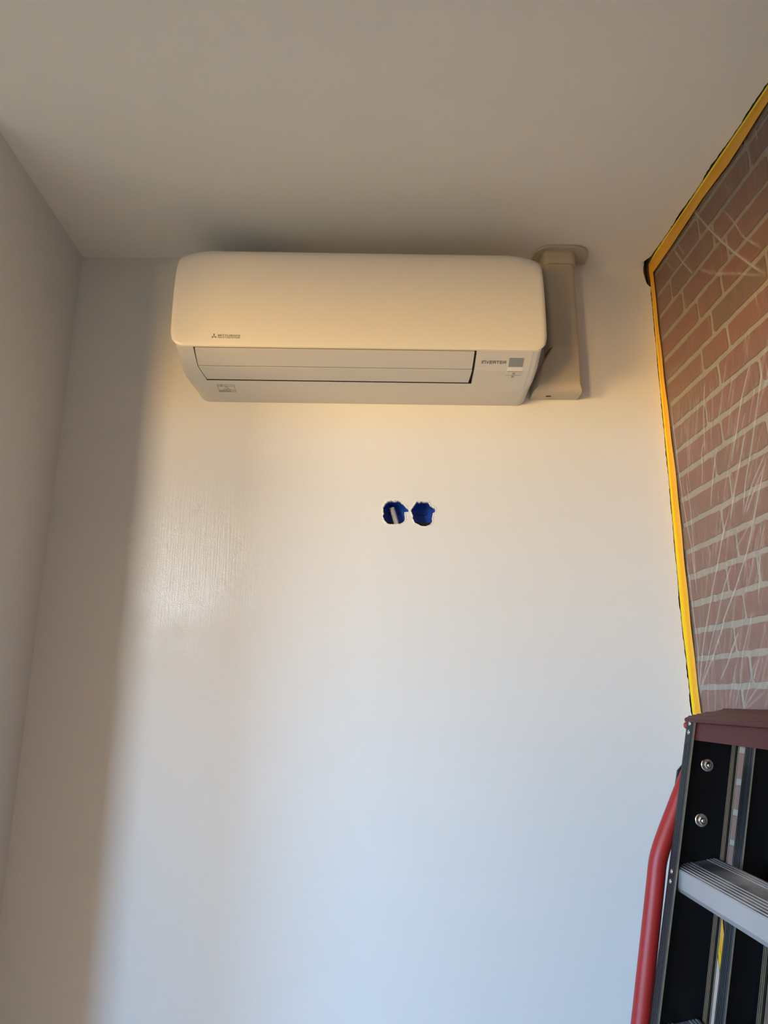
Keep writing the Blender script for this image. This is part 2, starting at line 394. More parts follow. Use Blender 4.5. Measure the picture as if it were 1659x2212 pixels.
# left wall of the niche and its return into the wider room
mb = MB(); mb.box((XL - .12, 1.215, 0), (XL, 1.90, 2.66)); struct(mb.build('wall_left', M_paint, bevel=.002))
mb = MB(); mb.box((-4.02, 1.215, 0), (XL - .118, 1.40, 2.66)); struct(mb.build('wall_front', M_rear))
mb = MB()
mb.box((-4.2, -3.0, 0), (-4.0, WIS['y0'], 2.66)); mb.box((-4.2, WIS['y1'], 0), (-4.0, 1.40, 2.66))
mb.box((-4.2, WIS['y0'], WIS['z1']), (-4.0, WIS['y1'], 2.66)); mb.box((-4.2, WIS['y0'], 0), (-4.0, WIS['y1'], WIS['z0']))
struct(mb.build('wall_far_left', M_rear))
mb = MB(); f = .05
for (a, b_) in (((WIS['y0'], WIS['z0']), (WIS['y0'] + f, WIS['z1'])), ((WIS['y1'] - f, WIS['z0']), (WIS['y1'], WIS['z1'])),
               ((WIS['y0'], WIS['z1'] - f), (WIS['y1'], WIS['z1'])), ((WIS['y0'], WIS['z0']), (WIS['y1'], WIS['z0'] + f))):
    mb.box((-4.15, a[0], a[1]), (-4.10, b_[0], b_[1]))
struct(mb.build('added_window_2', M_frame, bevel=.004))
mb = MB(); mb.box((-3.99, .38, 2.155), (.775, .52, 2.66)); struct(mb.build('trim_4', M_paint), 'added unseen beam shading the ceiling, across the room in front of the niche')  # added out of view to block grazing light on ceiling and wall top
# rear wall behind the camera with an added window opening
mb = MB(); y0, y1 = WIN['y'] - .2, WIN['y']
mb.box((-4.2, y0, 0), (WIN['x0'], y1, 2.66)); mb.box((WIN['x1'], y0, 0), (1.0, y1, 2.66))
mb.box((WIN['x0'], y0, WIN['z1']), (WIN['x1'], y1, 2.66)); mb.box((WIN['x0'], y0, 0), (WIN['x1'], y1, WIN['z0']))
struct(mb.build('wall_rear', M_rear))
mb = MB(); f = .05
for (a, b_) in (((WIN['x0'], WIN['z0']), (WIN['x0'] + f, WIN['z1'])), ((WIN['x1'] - f, WIN['z0']), (WIN['x1'], WIN['z1'])),
               ((WIN['x0'], WIN['z1'] - f), (WIN['x1'], WIN['z1'])), ((WIN['x0'], WIN['z0']), (WIN['x1'], WIN['z0'] + f))):
    mb.box((a[0], y0 + .02, a[1]), (b_[0], y0 + .07, b_[1]))
struct(mb.build('added_window_1', M_frame, bevel=.004))

# brick wall on the right
joints = {-1: [.206, .315], 0: [.25], 1: [.203], 2: [.2555], 3: [.2015, .323], 4: [.2565], 5: [.2085], 6: [.2595], 7: [.207, .418], 8: [.2515],
          9: [.196, .421], 10: [.2695], 11: [.206, .324], 12: [.2675, .49], 13: [.215, .326], 14: [.151, .365], 15: [.096, .318, .541], 16: [.261, .484]}
greys = {(6, 2): 0.02, (15, 1): .25, (9, 3): .0, (12, 1): .12, (5, 1): .35, (7, 1): .3}
mb = MB(); tint = []
def rect_loop(s0, s1, z0, z1, ss):
    r = .0048; out_ = []
    for cx, cz, a0 in ((s1 - r, z1 - r, 0), (s0 + r, z1 - r, 90), (s0 + r, z0 + r, 180), (s1 - r, z0 + r, 270)):
        for k in range(3):
            a = R(a0 + 45 * k); out_.append((cx + r * math.cos(a), cz + r * math.sin(a)))
        # wavy long edges
        if a0 == 90: pass
    # insert points on the long edges
    res = []
    n = len(out_)
    for i in range(n):
        a, b_ = out_[i], out_[(i + 1) % n]; res.append(a)
        d = math.hypot(b_[0] - a[0], b_[1] - a[1])
        if d > .03:
            kk = int(d / .016)
            for k in range(1, kk): u = k / kk; res.append((a[0] + (b_[0] - a[0]) * u, a[1] + (b_[1] - a[1]) * u))
    return [(a + random.uniform(-.0014, .0014), b_ + random.uniform(-.0013, .0013)) for a, b_ in res]
for k in range(-24, 19):
    zc = 1.507 + .06338 * k
    if zc - .026 < 0 or zc > 2.64: continue
    js = list(joints.get(k, [.205 + .05 * (k % 2) + random.uniform(-.01, .01)]))
    js = [-.03] + js
    while js[-1] < 4.4: js.append(js[-1] + random.choice([.221, .218, .222, .215, .112]))
    for i in range(len(js) - 1):
        s0, s1 = js[i] + .0060, js[i + 1] - .0060
        hz = .0252 + random.uniform(-.0016, .0012)
        lp = rect_loop(s0, s1, zc - hz, min(zc + hz, 2.655), 0)
        n0 = len(lp); cs, cz = (s0 + s1) / 2, zc
        h = -.0004 + random.uniform(-.0008, .0003)
        back = [rw(a, b_, -.0062) for a, b_ in lp]
        mid = [rw(a + (cs - a) * .003, b_ + (cz - b_) * .01, h - .0012) for a, b_ in lp]
        fr_ = [rw(cs + (a - cs) * (1 - .0022 / (s1 - s0) * 2), cz + (b_ - cz) * .93, h) for a, b_ in lp]
        nf0 = len(mb.f)
        mb.add(back + mid + fr_, [(i2, (i2 + 1) % n0, n0 + (i2 + 1) % n0, n0 + i2) for i2 in range(n0)] +
               [(n0 + i2, n0 + (i2 + 1) % n0, 2 * n0 + (i2 + 1) % n0, 2 * n0 + i2) for i2 in range(n0)] + [tuple(range(2 * n0, 3 * n0))], 0)
        g = greys.get((k, i), random.choice([.3, .45, .5, .6, .7, .85, .95, .55]) + random.uniform(-.06, .06))
        tint += [g] * (len(mb.f) - nf0)
nb_ = len(mb.f)
# mortar bed
N = 60
vs = [rw(-.10 + 4.6 * i / N, z, -.0045) for z in (0, 2.655) for i in range(N + 1)]
mb.add(vs, [(i, i + 1, N + 2 + i, N + 1 + i) for i in range(N)], 1)
vs = [rw(s_, z, h) for h in (-.006, -.15) for s_, z in ((-.10, 0), (4.6, 0), (4.6, 2.658), (-.10, 2.658))]
mb.add(vs, [(0, 1, 2, 3), (7, 6, 5, 4), (0, 4, 5, 1), (1, 5, 6, 2), (2, 6, 7, 3), (3, 7, 4, 0)], 1)
wr = mb.build('wall_right', [M_brick, M_mortar], fixn=True)
at_ = wr.data.attributes.new('tint', 'FLOAT', 'FACE')
at_.data.foreach_set('value', tint + [0.5] * (len(wr.data.polygons) - len(tint)))
struct(wr)

# ------------------------------------------------------------------ plastic film over the bricks
CRE = [(0.9,[(0.2559,1.8378),(0.2161,1.7888),(0.1808,1.732),(0.1466,1.6822),(0.109,1.6201),(0.0889,1.5903),(0.0649,1.5448),(0.0524,1.5144),(0.03,1.4592)]),(0.9,[(0.4102,1.9023),(0.3082,1.7428),(0.2472,1.6766),(0.1793,1.6127),(0.1709,1.5975),(0.1123,1.5361),(0.0666,1.4955),(0.0299,1.453)]),(0.7,[(0.2447,1.7322),(0.1886,1.6724),(0.1509,1.6157),(0.1312,1.5952),(0.0855,1.5314),(0.0587,1.4957),(0.0272,1.453)]),(0.5,[(0.3781,1.7832),(0.3489,1.7344),(0.3282,1.6642),(0.3161,1.6298)]),(0.5,[(0.3255,1.7893),(0.2576,1.7486)]),(0.6,[(0.343,1.7851),(0.3082,1.7428)]),(0.8,[(0.0442,2.1808),(0.0439,2.1061),(0.0464,2.0092),(0.0525,1.9141),(0.0602,1.8484),(0.0708,1.7947),(0.0697,1.6935)]),(0.7,[(0.0792,1.9613),(0.0857,1.8829),(0.0813,1.8031),(0.0712,1.6997)]),(0.8,[(0.0394,1.7849),(0.0445,1.6579),(0.0457,1.6267),(0.0491,1.5583),(0.0286,1.4592)]),(0.6,[(0.2952,1.6187),(0.2642,1.5754),(0.239,1.5406),(0.2117,1.4805)]),(0.8,[(0.234,1.5836),(0.1962,1.5466),(0.1713,1.5191),(0.133,1.4878)]),(0.45,[(0.2149,1.4299),(0.2669,1.4656),(0.311,1.4869)]),(0.35,[(0.2234,1.4301),(0.2979,1.4632)]),(0.5,[(0.2149,1.4299),(0.2403,1.4658),(0.2803,1.5219)]),(0.8,[(0.2677,1.4859),(0.2808,1.5069),(0.2974,1.5264)]),(0.5,[(0.1562,1.4359),(0.1852,1.481),(0.2114,1.5253)]),(0.5,[(0.1825,1.4317),(0.2166,1.4826),(0.2364,1.5296)]),(1,[(0.254,2.5782),(0.2758,2.5435),(0.3167,2.476),(0.3561,2.4176),(0.3981,2.3594),(0.4488,2.2958),(0.4878,2.2487)]),(0.6,[(0.3751,2.4847),(0.415,2.4181),(0.4335,2.3729),(0.4824,2.3128)]),(0.9,[(0.1452,2.5424),(0.184,2.4787),(0.2246,2.42)]),(0.5,[(0.0945,2.5496),(0.1294,2.4924)]),(0.6,[(0.1671,2.546),(0.195,2.4915)]),(0.5,[(0.253,2.415),(0.3052,2.3693),(0.4031,2.3056),(0.4827,2.2488)]),(0.5,[(0.1623,2.42),(0.1671,2.3889),(0.1795,2.3578)]),(0.9,[(0.4037,2.1062),(0.3523,2.043),(0.3266,1.9953),(0.2843,1.9296)]),(0.8,[(0.4439,2.0861),(0.3993,1.9976),(0.3653,1.9333),(0.3295,1.8755),(0.3035,1.8132)]),(0.6,[(0.3326,2.108),(0.3029,2.0594)]),(0.8,[(0.2188,2.1476),(0.198,2.0813),(0.1822,1.9917)]),(0.7,[(0.1811,2.0168),(0.1656,1.9887),(0.1629,1.9544),(0.1516,1.9212)]),(0.6,[(0.11,2.0765),(0.109,2.0065),(0.107,1.9816)]),(0.9,[(0.3536,1.9768),(0.3215,1.9251),(0.275,1.8522),(0.2526,1.8084)]),(0.8,[(0.2336,1.9804),(0.2034,1.9225),(0.1791,1.8619)]),(0.7,[(0.4062,1.9067),(0.3515,1.8642),(0.3062,1.8125)]),(0.7,[(0.4076,1.8913),(0.3633,1.8576),(0.3141,1.8105)]),(0.5,[(0.2872,2.0986),(0.2715,2.0593),(0.2528,2.0413)]),(0.4,[(0.4073,2.0535),(0.3818,2.0143),(0.3668,1.9858)]),(0.5,[(0.5242,2.554),(0.5286,2.5244)]),(0.5,[(0.5063,2.4786),(0.4982,2.4351)]),(0.5,[(0.3937,2.5438),(0.4099,2.4988)]),(0.3,[(0.0468,2.2479),(0.1256,2.2452)])]
rr = random.Random(11)
for _ in range(110):                      # minor creases fanning the same way
    s0 = rr.uniform(.06, .55); z0 = rr.uniform(1.45, 2.2); ln = rr.uniform(.03, .14)
    lean = .15 + s0 * 1.3 + rr.uniform(-.15, .15)
    CRE.append((rr.uniform(.12, .42), [(s0, z0), (s0 - lean * ln * .5 + rr.uniform(-.003, .003), z0 - ln * .5), (s0 - lean * ln, z0 - ln)]))
ss = np.concatenate([np.linspace(.003, .60, 260), np.linspace(.62, 2.6, 50)])
zs = np.concatenate([np.linspace(.03, 1.18, 24), np.linspace(1.20, 2.596, 560)])
SS, ZZ = np.meshgrid(ss, zs)
rng = np.random.RandomState(3)
h = .0022 + .0006 * np.sin(SS * 31 + ZZ * 9) + .0005 * np.sin(SS * 13 - ZZ * 21 + 1.3)
cre = np.zeros_like(SS)
for w, pts in CRE:
    P = np.array(pts)
    tot = np.concatenate([[0], np.cumsum(np.hypot(*(P[1:] - P[:-1]).T))])
    for i in range(len(P) - 1):
        a, b_ = P[i], P[i + 1]; d = b_ - a; l2 = (d ** 2).sum()
        m0 = (SS > min(a[0], b_[0]) - .02) & (SS < max(a[0], b_[0]) + .02) & (ZZ > min(a[1], b_[1]) - .02) & (ZZ < max(a[1], b_[1]) + .02)
        u = np.clip(((SS - a[0]) * d[0] + (ZZ - a[1]) * d[1]) / l2, 0, 1)
        dist = np.hypot(SS - a[0] - u * d[0], ZZ - a[1] - u * d[1])
        pos = (tot[i] + u * (tot[i + 1] - tot[i])) / tot[-1]
        tap = np.clip(np.minimum(pos, 1 - pos) * 8 + .25, 0, 1) * w
        c = np.where(m0, tap * np.exp(-(dist / .0026) ** 2), 0)
        cre = np.maximum(cre, c)
        h = np.maximum(h, np.where(m0, .0022 + .0035 * tap * np.exp(-(dist / .0045) ** 2), 0))
edgef = np.clip(SS / .04, 0, 1) * np.clip((2.598 - ZZ) / .045, 0, 1)
h = .0006 + (h - .0006) * np.clip(edgef, 0, 1)
c, q = math.cos(ANG), math.sin(ANG)
co = np.stack([XC + SS * q - h * c, YB - SS * c - h * q, ZZ], -1).reshape(-1, 3)
nz, ns = SS.shape
idx = np.arange(nz * ns).reshape(nz, ns)
fc = np.stack([idx[:-1, :-1], idx[:-1, 1:], idx[1:, 1:], idx[1:, :-1]], -1).reshape(-1, 4)
org = Vector(rw(1.3, .03, .002))
co = co - np.array(org)
me = bpy.data.meshes.new('masking_film')
me.vertices.add(len(co)); me.vertices.foreach_set('co', co.ravel())
me.loops.add(fc.size); me.loops.foreach_set('vertex_index', fc.ravel().astype(np.int32))
me.polygons.add(len(fc)); me.polygons.foreach_set('loop_start', np.arange(0, fc.size, 4, dtype=np.int32)); me.polygons.foreach_set('loop_total', np.full(len(fc), 4, np.int32))
me.update(calc_edges=True)
a_ = me.attributes.new('crease', 'FLOAT', 'POINT'); a_.data.foreach_set('value', cre.ravel().astype(np.float32))
for p in me.polygons: p.use_smooth = True
me.materials.append(M_film)
film = bpy.data.objects.new('masking_film', me); COL.objects.link(film); film.location = org
tag(film, 'clear creased plastic masking film stretched over the red brick wall', 'plastic film')

# ------------------------------------------------------------------ masking tape
def ribbon(rows, mi_list):
    """rows: list of cross-sections (same point count); thin solid ribbon"""
    m = MB(); k = len(rows[0])
    vs = [p for r_ in rows for p in r_]
    for i in range(len(rows) - 1):
        for j in range(k - 1):
            m.add([rows[i][j], rows[i][j + 1], rows[i + 1][j + 1], rows[i + 1][j]], [(0, 1, 2, 3)], mi_list[j])
    return m
TW = [(0, .028), (1.20, .029), (1.4294, .0301), (1.52, .0262), (1.6179, .0257), (1.80, .027), (1.9565, .0301), (2.10, .026), (2.2711, .0214), (2.4587, .0208), (2.60, .024)]
rows = []; z = .02
while z < 2.575:
    w = interp(TW, z); lx = interp(TL, z)
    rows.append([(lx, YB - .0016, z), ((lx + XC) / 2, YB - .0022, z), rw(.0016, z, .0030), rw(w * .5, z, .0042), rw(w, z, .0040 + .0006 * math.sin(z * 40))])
    z += .02
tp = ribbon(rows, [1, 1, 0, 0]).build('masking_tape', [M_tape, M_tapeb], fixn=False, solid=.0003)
tag(tp, 'yellow masking tape running down the corner between white wall and brick wall', 'tape')
TZ = [(0, .046), (.0458, .046), (.1422, .0465), (.2956, .038), (.4185, .045), (.5686, .034), (.9, .04), (3, .04)]
rows = []; s = -.0
while s < 2.6:
    w = interp(TZ, s) * .92 + .0006 * math.sin(s * 30)
    g = .0065 + .0005 * math.sin(s * 22)
    if s < .05: g = min(g, .0025 + s * .08)
    p0 = rw(s, ZC - .0016, g)
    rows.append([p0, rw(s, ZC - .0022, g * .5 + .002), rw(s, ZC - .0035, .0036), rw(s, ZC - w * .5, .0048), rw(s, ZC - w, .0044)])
    s += .02
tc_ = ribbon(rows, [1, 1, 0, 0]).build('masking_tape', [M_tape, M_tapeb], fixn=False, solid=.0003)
tag(tc_, 'yellow masking tape running along the ceiling edge of the brick wall', 'tape')

# ------------------------------------------------------------------ air conditioner
AX = -0.0367
ac = empty('air_conditioner', (AX, YB, 2.18))
tag(ac, 'white wall-mounted split air conditioner high on the back wall under the ceiling', 'air conditioner')
PR = [(0, 2.180), (.03, 2.182), (.10, 2.1935), (.155, 2.204), (.208, 2.2285)]
def prof(d): return interp(PR, d)
def low(x, d, off=0.0):                  # point on the underside; off = outwards
    e_ = .002; sl = (prof(min(d + e_, .208)) - prof(max(d - e_, 0))) / (min(d + e_, .208) - max(d - e_, 0))
    n_ = math.hypot(1, sl)
    return (x, YB - (d + off * sl / n_), prof(d) - off / n_)
TILT = -.0052
def tl_(v): return (v[0], v[1], v[2] + (v[0] - AX) * TILT)
# casing: loft of front-view outlines
OX0, OX1 = -.418 - AX, .235 - AX         # air outlet opening, local x
def outline(d):
    w = .4225 - max(0, (.11 - d)) * .08
    r = .030 - .018 * max(0, min(1, (d - .03) / .07))
    zb = prof(d); inset = .007 if .101 < d < .2055 else 0
    zt_ = 2.472 if d <= .1251 else 2.300
    OL = OX0 + max(0, .155 - d) / .055 * .0105
    pts = [(-w, zt_), (-w, zb + r)]
    for k in range(1, 7):
        a = R(90 * k / 6); pts.append((-w + r - r * math.cos(a), zb + r - r * math.sin(a)))
    xs = [OL - .0003, OL, -.30, -.2, -.1, 0, .1, .2, OX1, OX1 + .0003]
    for x in xs:
        ins = inset if OL <= x <= OX1 else 0
        pts.append((x, zb + ins))
    wr_ = .4225; rr_ = min(r, .022)
    for k in range(0, 7):
        a = R(90 - 90 * k / 6); pts.append((wr_ - rr_ + rr_ * math.cos(a), zb + rr_ - rr_ * math.sin(a)))
    pts.append((wr_, zt_))
    return pts
ds = [0, .015, .03, .05, .075, .1003, .1015, .125, .1255, .155, .18, .205, .2058]
mb = MB(); rings = []
for d in ds: rings.append([tl_((AX + x, YB - .0005 - d * .999, z)) for x, z in outline(d)])
n = len(rings[0]); vs = [p for r_ in rings for p in r_]; fs = []; mi = []
for i in range(len(ds) - 1):
    for k in range(n):
        k2 = (k + 1) % n
        dm = (ds[i] + ds[i + 1]) / 2; xm = (outline(ds[i])[k][0] + outline(ds[i])[k2][0]) / 2
        fs.append((i * n + k, i * n + k2, (i + 1) * n + k2, (i + 1) * n + k))
        mi.append(1 if (.1005 < dm and 9 <= k <= 15) else 0)
fs.append(tuple(range(n))); mi.append(0); fs.append(tuple((len(ds) - 1) * n + k for k in range(n))); mi.append(0)
mb.v = vs; mb.f = [list(f_) for f_ in fs]; mb.m = mi
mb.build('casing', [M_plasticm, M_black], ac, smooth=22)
# front panel
PF = [(.2075, 0.0), (.2098, .008), (.2115, .03), (.2125, .08), (.2118, .14), (.2085, .19), (.2045, .222), (.199, .243), (.190, .259), (.177, .2695), (.158, .2745), (.12, .2765), (.07, .2775), (.02, .278)]
HWP = .4355; ZP = 2.2295
us = [0]
for k in range(1, 13): us.append(k / 12 * .05)
us = [-HWP + u for u in us] + [-.36, -.3, -.2, -.1, 0, .1, .2, .3, .36] + [HWP - u for u in us[::-1]]
mb = MB(); nu = len(us); vs = []
for d, hz in PF:
    for u in us:
        q = HWP - abs(u)
        rb = .031
        lift = (rb - math.sqrt(max(rb * rb - max(0, rb - q) ** 2, 0))) * max(0, 1 - hz / .05) if q < rb else 0
        hh_ = hz + lift
        e1 = .0035 * max(0, 1 - q / .010) ** 2
        tq = max(0, 1 - q / .070); top = max(0, min(1, (hz - .205) / .05))
        e2 = .010 * tq ** 1.6 * top
        dz = -.011 * tq ** 1.6 * top
        vs.append(tl_((AX + u, YB - max(d - e1 - e2, .002), ZP + hh_ + dz)))
fs = [(i * nu + k, i * nu + k + 1, (i + 1) * nu + k + 1, (i + 1) * nu + k) for i in range(len(PF) - 1) for k in range(nu - 1)]
mb.add(vs, fs)
fp = mb.build('front_panel', M_plastic, ac, smooth=50, fixn=False)
sm = fp.modifiers.new('solid', 'SOLIDIFY'); sm.thickness = .011; sm.offset = -1
bv = fp.modifiers.new('bevel', 'BEVEL'); bv.width = .0012; bv.segments = 2; bv.limit_method = 'ANGLE'; bv.angle_limit = R(60)

# flaps
def flap(d0, d1, xl0, xl1, xr0, xr1, name, lift=.0004):
    m = MB(); nd, nx = 6, 12; V = []
    for th_ in (lift, -.0035):
        for i in range(nd + 1):
            u = i / nd; d = d0 + (d1 - d0) * u; xa = xl0 + (xl1 - xl0) * u; xb = xr0 + (xr1 - xr0) * u
            for k in range(nx + 1): V.append(tl_(low(xa + (xb - xa) * k / nx, d, th_ + .0010 * math.sin(math.pi * u))))
    T = (nd + 1) * (nx + 1); F = []
    for i in range(nd):
        for k in range(nx):
            a = i * (nx + 1) + k; F.append((a, a + 1, a + nx + 2, a + nx + 1)); F.append((T + a, T + a + nx + 1, T + a + nx + 2, T + a + 1))
    for k in range(nx):
        F.append((k, T + k, T + k + 1, k + 1)); a = nd * (nx + 1) + k; F.append((a, a + 1, T + a + 1, T + a))
    for i in range(nd):
        a = i * (nx + 1); F.append((a, a + nx + 1, T + a + nx + 1, T + a)); a += nx; F.append((a, T + a, T + a + nx + 1, a + nx + 1))
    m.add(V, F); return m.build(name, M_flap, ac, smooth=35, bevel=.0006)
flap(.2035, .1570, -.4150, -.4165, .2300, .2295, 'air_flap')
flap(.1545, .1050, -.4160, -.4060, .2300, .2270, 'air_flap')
# control panel plate on the right
m = MB(); V = []; nd = 14; xsn = [.2405, .26, .28, .30, .32, .34, .355, .365]
cols = len(xsn); V2 = []
for th_ in (.0007, -.001):
    for i in range(nd + 1):
        d = .2055 - (.2055 - .062) * i / nd
        for j, x in enumerate(xsn):
            dd_ = d
            if x > .31: dd_ = max(d, .062 + (x - .31) ** 2 * 6)   # lower seam curves up to the right
            V.append(tl_(low(x, dd_, th_)))
T = (nd + 1) * cols; F = []
for i in range(nd):
    for k in range(cols - 1):
        a = i * cols + k; F.append((a, a + 1, a + cols + 1, a + cols)); F.append((T + a, T + a + cols, T + a + cols + 1, T + a + 1))
for k in range(cols - 1): F.append((k, T + k, T + k + 1, k + 1)); a = nd * cols + k; F.append((a, a + 1, T + a + 1, T + a))
for i in range(nd):
    a = i * cols; F.append((a, a + cols, T + a + cols, T + a)); a += cols - 1; F.append((a, T + a, T + a + cols, a + cols))
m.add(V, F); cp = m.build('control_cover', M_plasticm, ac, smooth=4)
# strokes on the underside surface
def strokes(segs, name, material, w, off, parent, scale=None):
    m = MB()
    for (x0, d0), (x1, d1) in segs:
        dx, dd_ = x1 - x0, d1 - d0; l_ = math.hypot(dx, dd_); nx_, nd_ = -dd_ / l_ * w / 2, dx / l_ * w / 2
        ex, ed = dx / l_ * w / 2, dd_ / l_ * w / 2
        q_ = [(x0 - ex + nx_, d0 - ed + nd_), (x1 + ex + nx_, d1 + ed + nd_), (x1 + ex - nx_, d1 + ed - nd_), (x0 - ex - nx_, d0 - ed - nd_)]
        m.add([tl_(low(a, b_, off)) for a, b_ in q_] + [tl_(low(a, b_, off - .0004)) for a, b_ in q_], [(0, 1, 2, 3), (7, 6, 5, 4), (0, 4, 5, 1), (1, 5, 6, 2), (2, 6, 7, 3), (3, 7, 4, 0)])
    return m.build(name, material, parent)
# INVERTER in wide extended strokes: unit cell, y up = larger d
GL = {'I': [((0, 0), (0, 1))], 'n': [((0, 0), (0, 1)), ((0, 1), (1, 1)), ((1, 1), (1, 0))], 'V': [((0, 1), (.5, 0)), ((.5, 0), (1, 1))],
      'E': [((0, 0), (0, 1)), ((0, 1), (1, 1)), ((0, .5), (1, .5)), ((0, 0), (1, 0))],
      'R': [((0, 0), (0, 1)), ((0, 1), (1, 1)), ((1, 1), (1, .45)), ((0, .45), (1, .45)), ((.75, .45), (1, 0))],
      'T': [((0, 1), (1, 1)), ((.5, 1), (.5, 0))]}
x = .2500; segs = []
for ch in 'InVERTER':
    wd = 0 if ch == 'I' else .0054
    for (a, b_), (c_, d_) in GL[ch]: segs.append(((x + a * wd, .1735 + b_ * .0068), (x + c_ * wd, .1735 + d_ * .0068)))
    x += wd + .0026
strokes(segs, 'printed_lettering', M_ink, .0010, .0012, ac)
# display window, its bright side edge, button
def patch(x0, x1, d0, d1, name, material, off, parent, sh=0, r=.0):
    m = MB(); n_ = 6; V = []
    for th_ in (off, off - .0012):
        for i in range(n_ + 1):
            d = d0 + (d1 - d0) * i / n_; rr_ = 0
            if r and i == 0: rr_ = r
            V += [tl_(low(x0 + rr_, d, th_)), tl_(low(x1 - rr_, d, th_))]
    T = 2 * (n_ + 1); F = []
    for i in range(n_):
        a = 2 * i; F += [(a, a + 1, a + 3, a + 2), (T + a, T + a + 2, T + a + 3, T + a + 1), (a, a + 2, T + a + 2, T + a), (a + 1, T + a + 1, T + a + 3, a + 3)]
    F += [(0, T, T + 1, 1), (T - 2, T - 1, 2 * T - 1, 2 * T - 2)]
    m.add(V, F); return m.build(name, material, parent)
patch(.3125, .3495, .1905, .1370, 'display_recess', M_plastic, .0011, ac, r=.002)
patch(.3135, .3475, .1895, .1655, 'display_window', M_disp, .0015, ac, r=.0015)
strokes([((.3135, .1645), (.3475, .1645))], 'display_edge', M_plastic, .0012, .0018, ac)
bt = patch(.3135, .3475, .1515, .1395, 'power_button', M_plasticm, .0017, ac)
strokes([((.3135, .1525), (.3475, .1525)), ((.3135, .1385), (.3475, .1385)), ((.3128, .190), (.3128, .1385))], 'button_seam', M_logo, .0005, .0018, ac)
def circ(cx, cd, r): return [((cx + r * math.cos(a), cd + r * math.sin(a)), (cx + r * math.cos(b_), cd + r * math.sin(b_))) for a, b_ in ((k * math.pi / 6, (k + 1) * math.pi / 6) for k in range(12))]
strokes(circ(.3300, .1455, .0030) + [((.3300, .144), (.3300, .147))], 'power_symbol', M_logo, .0006, .0022, ac)
strokes(circ(.3295, .1315, .0027) + [((.3295, .1315), (.3295, .1335)), ((.3295, .1315), (.3308, .1322))], 'timer_symbol', M_logo, .0006, .0012, ac)
# warning label: frame, triangle, WARNING bar
x0, x1, dt, db = -.3870, -.3455, .0830, .0520
sg = [((x0, dt), (x1, dt)), ((x1, dt), (x1, db)), ((x1, db), (x0, db)), ((x0, db), (x0, dt)), ((x0, dt - .0065), (x1, dt - .0065)),
      ((x0, db + .007), (x0 + .013, db + .007)), ((x1 - .013, db + .007), (x1, db + .007)), ((x0 + .002, db + .0045), (x1 - .014, db + .0045)), ((x0 + .002, db + .0022), (x1 - .010, db + .0022)),
      (((x0 + x1) / 2 - .009, db + .008), ((x0 + x1) / 2, dt - .008)), (((x0 + x1) / 2, dt - .008), ((x0 + x1) / 2 + .009, db + .008)), (((x0 + x1) / 2 + .009, db + .008), ((x0 + x1) / 2 - .009, db + .008)),
      (((x0 + x1) / 2 - .0035, db + .0095), ((x0 + x1) / 2 + .0035, db + .0125)), (((x0 + x1) / 2 - .003, db + .0125), ((x0 + x1) / 2 + .002, db + .015)), ((x0 + .0085, dt - .005), (x0 + .0105, dt - .0015)), ((x0 + .0105, dt - .0015), (x0 + .0125, dt - .005)), ((x0 + .0085, dt - .005), (x0 + .0125, dt - .005))]
strokes(sg, 'warning_label', M_logo, .00055, .0006, ac)

def text_obj(txt, size, name, material, parent, place, sx=1.0, off=0.0, spacing=1.0):
    cu = bpy.data.curves.new(name, 'FONT'); cu.body = txt; cu.size = 1.0; cu.offset = off; cu.space_character = spacing
    cu.resolution_u = 3
    to = bpy.data.objects.new(name, cu); COL.objects.link(to)
    dg = bpy.context.evaluated_depsgraph_get(); me_ = bpy.data.meshes.new_from_object(to.evaluated_get(dg))
    bpy.data.objects.remove(to); bpy.data.curves.remove(cu)
    m = MB(); vs_ = [v.co.copy() for v in me_.vertices]
    wd = max(v.x for v in vs_) - min(v.x for v in vs_); mn = min(v.x for v in vs_)
    m.add([place((v.x - mn) / wd, v.y * size) for v in vs_], [tuple(p.vertices) for p in me_.polygons])
    bpy.data.meshes.remove(me_)
    return m.build(name, material, parent, fixn=False, solid=.0002)
def on_panel(x, z, off=.0004):
    hz = z - ZP
    for (da, a), (db_, b_) in zip(PF, PF[1:]):
        if a <= hz <= b_: d = da + (db_ - da) * (hz - a) / (b_ - a); break
    return tl_((x, YB - d - off, z))
ZL = 2.2475
text_obj('MITSUBISHI', .0066, 'brand_lettering', M_logo, ac, lambda u, y: on_panel(-.3615 + u * .0505, ZL + .0045 + y), off=.02, spacing=1.1)
text_obj('HEAVY INDUSTRIES', .0042, 'brand_lettering', M_logo, ac, lambda u, y: on_panel(-.3615 + u * .0505, ZL + .0003 + y), off=.02, spacing=1.1)
mb = MB(); cx, cz = -.3705, ZL + .0045; rl, rs = .0072, .0024
for a in (90, 210, 330):
    ca, sa = math.cos(R(a)), math.sin(R(a))
    pts = [(0, 0), (rl * .5, .5 * rl * math.tan(R(30))), (rl, 0), (rl * .5, -.5 * rl * math.tan(R(30)))]
    pts = [(cx + p * ca - q2 * sa, cz + p * sa + q2 * ca) for p, q2 in pts]
    mb.add([on_panel(p, q2) for p, q2 in pts] + [on_panel(p, q2, 0) for p, q2 in pts], [(0, 1, 2, 3), (0, 1, 5, 4), (1, 2, 6, 5), (2, 3, 7, 6), (3, 0, 4, 7)])
mb.build('brand_emblem', M_logo, ac)

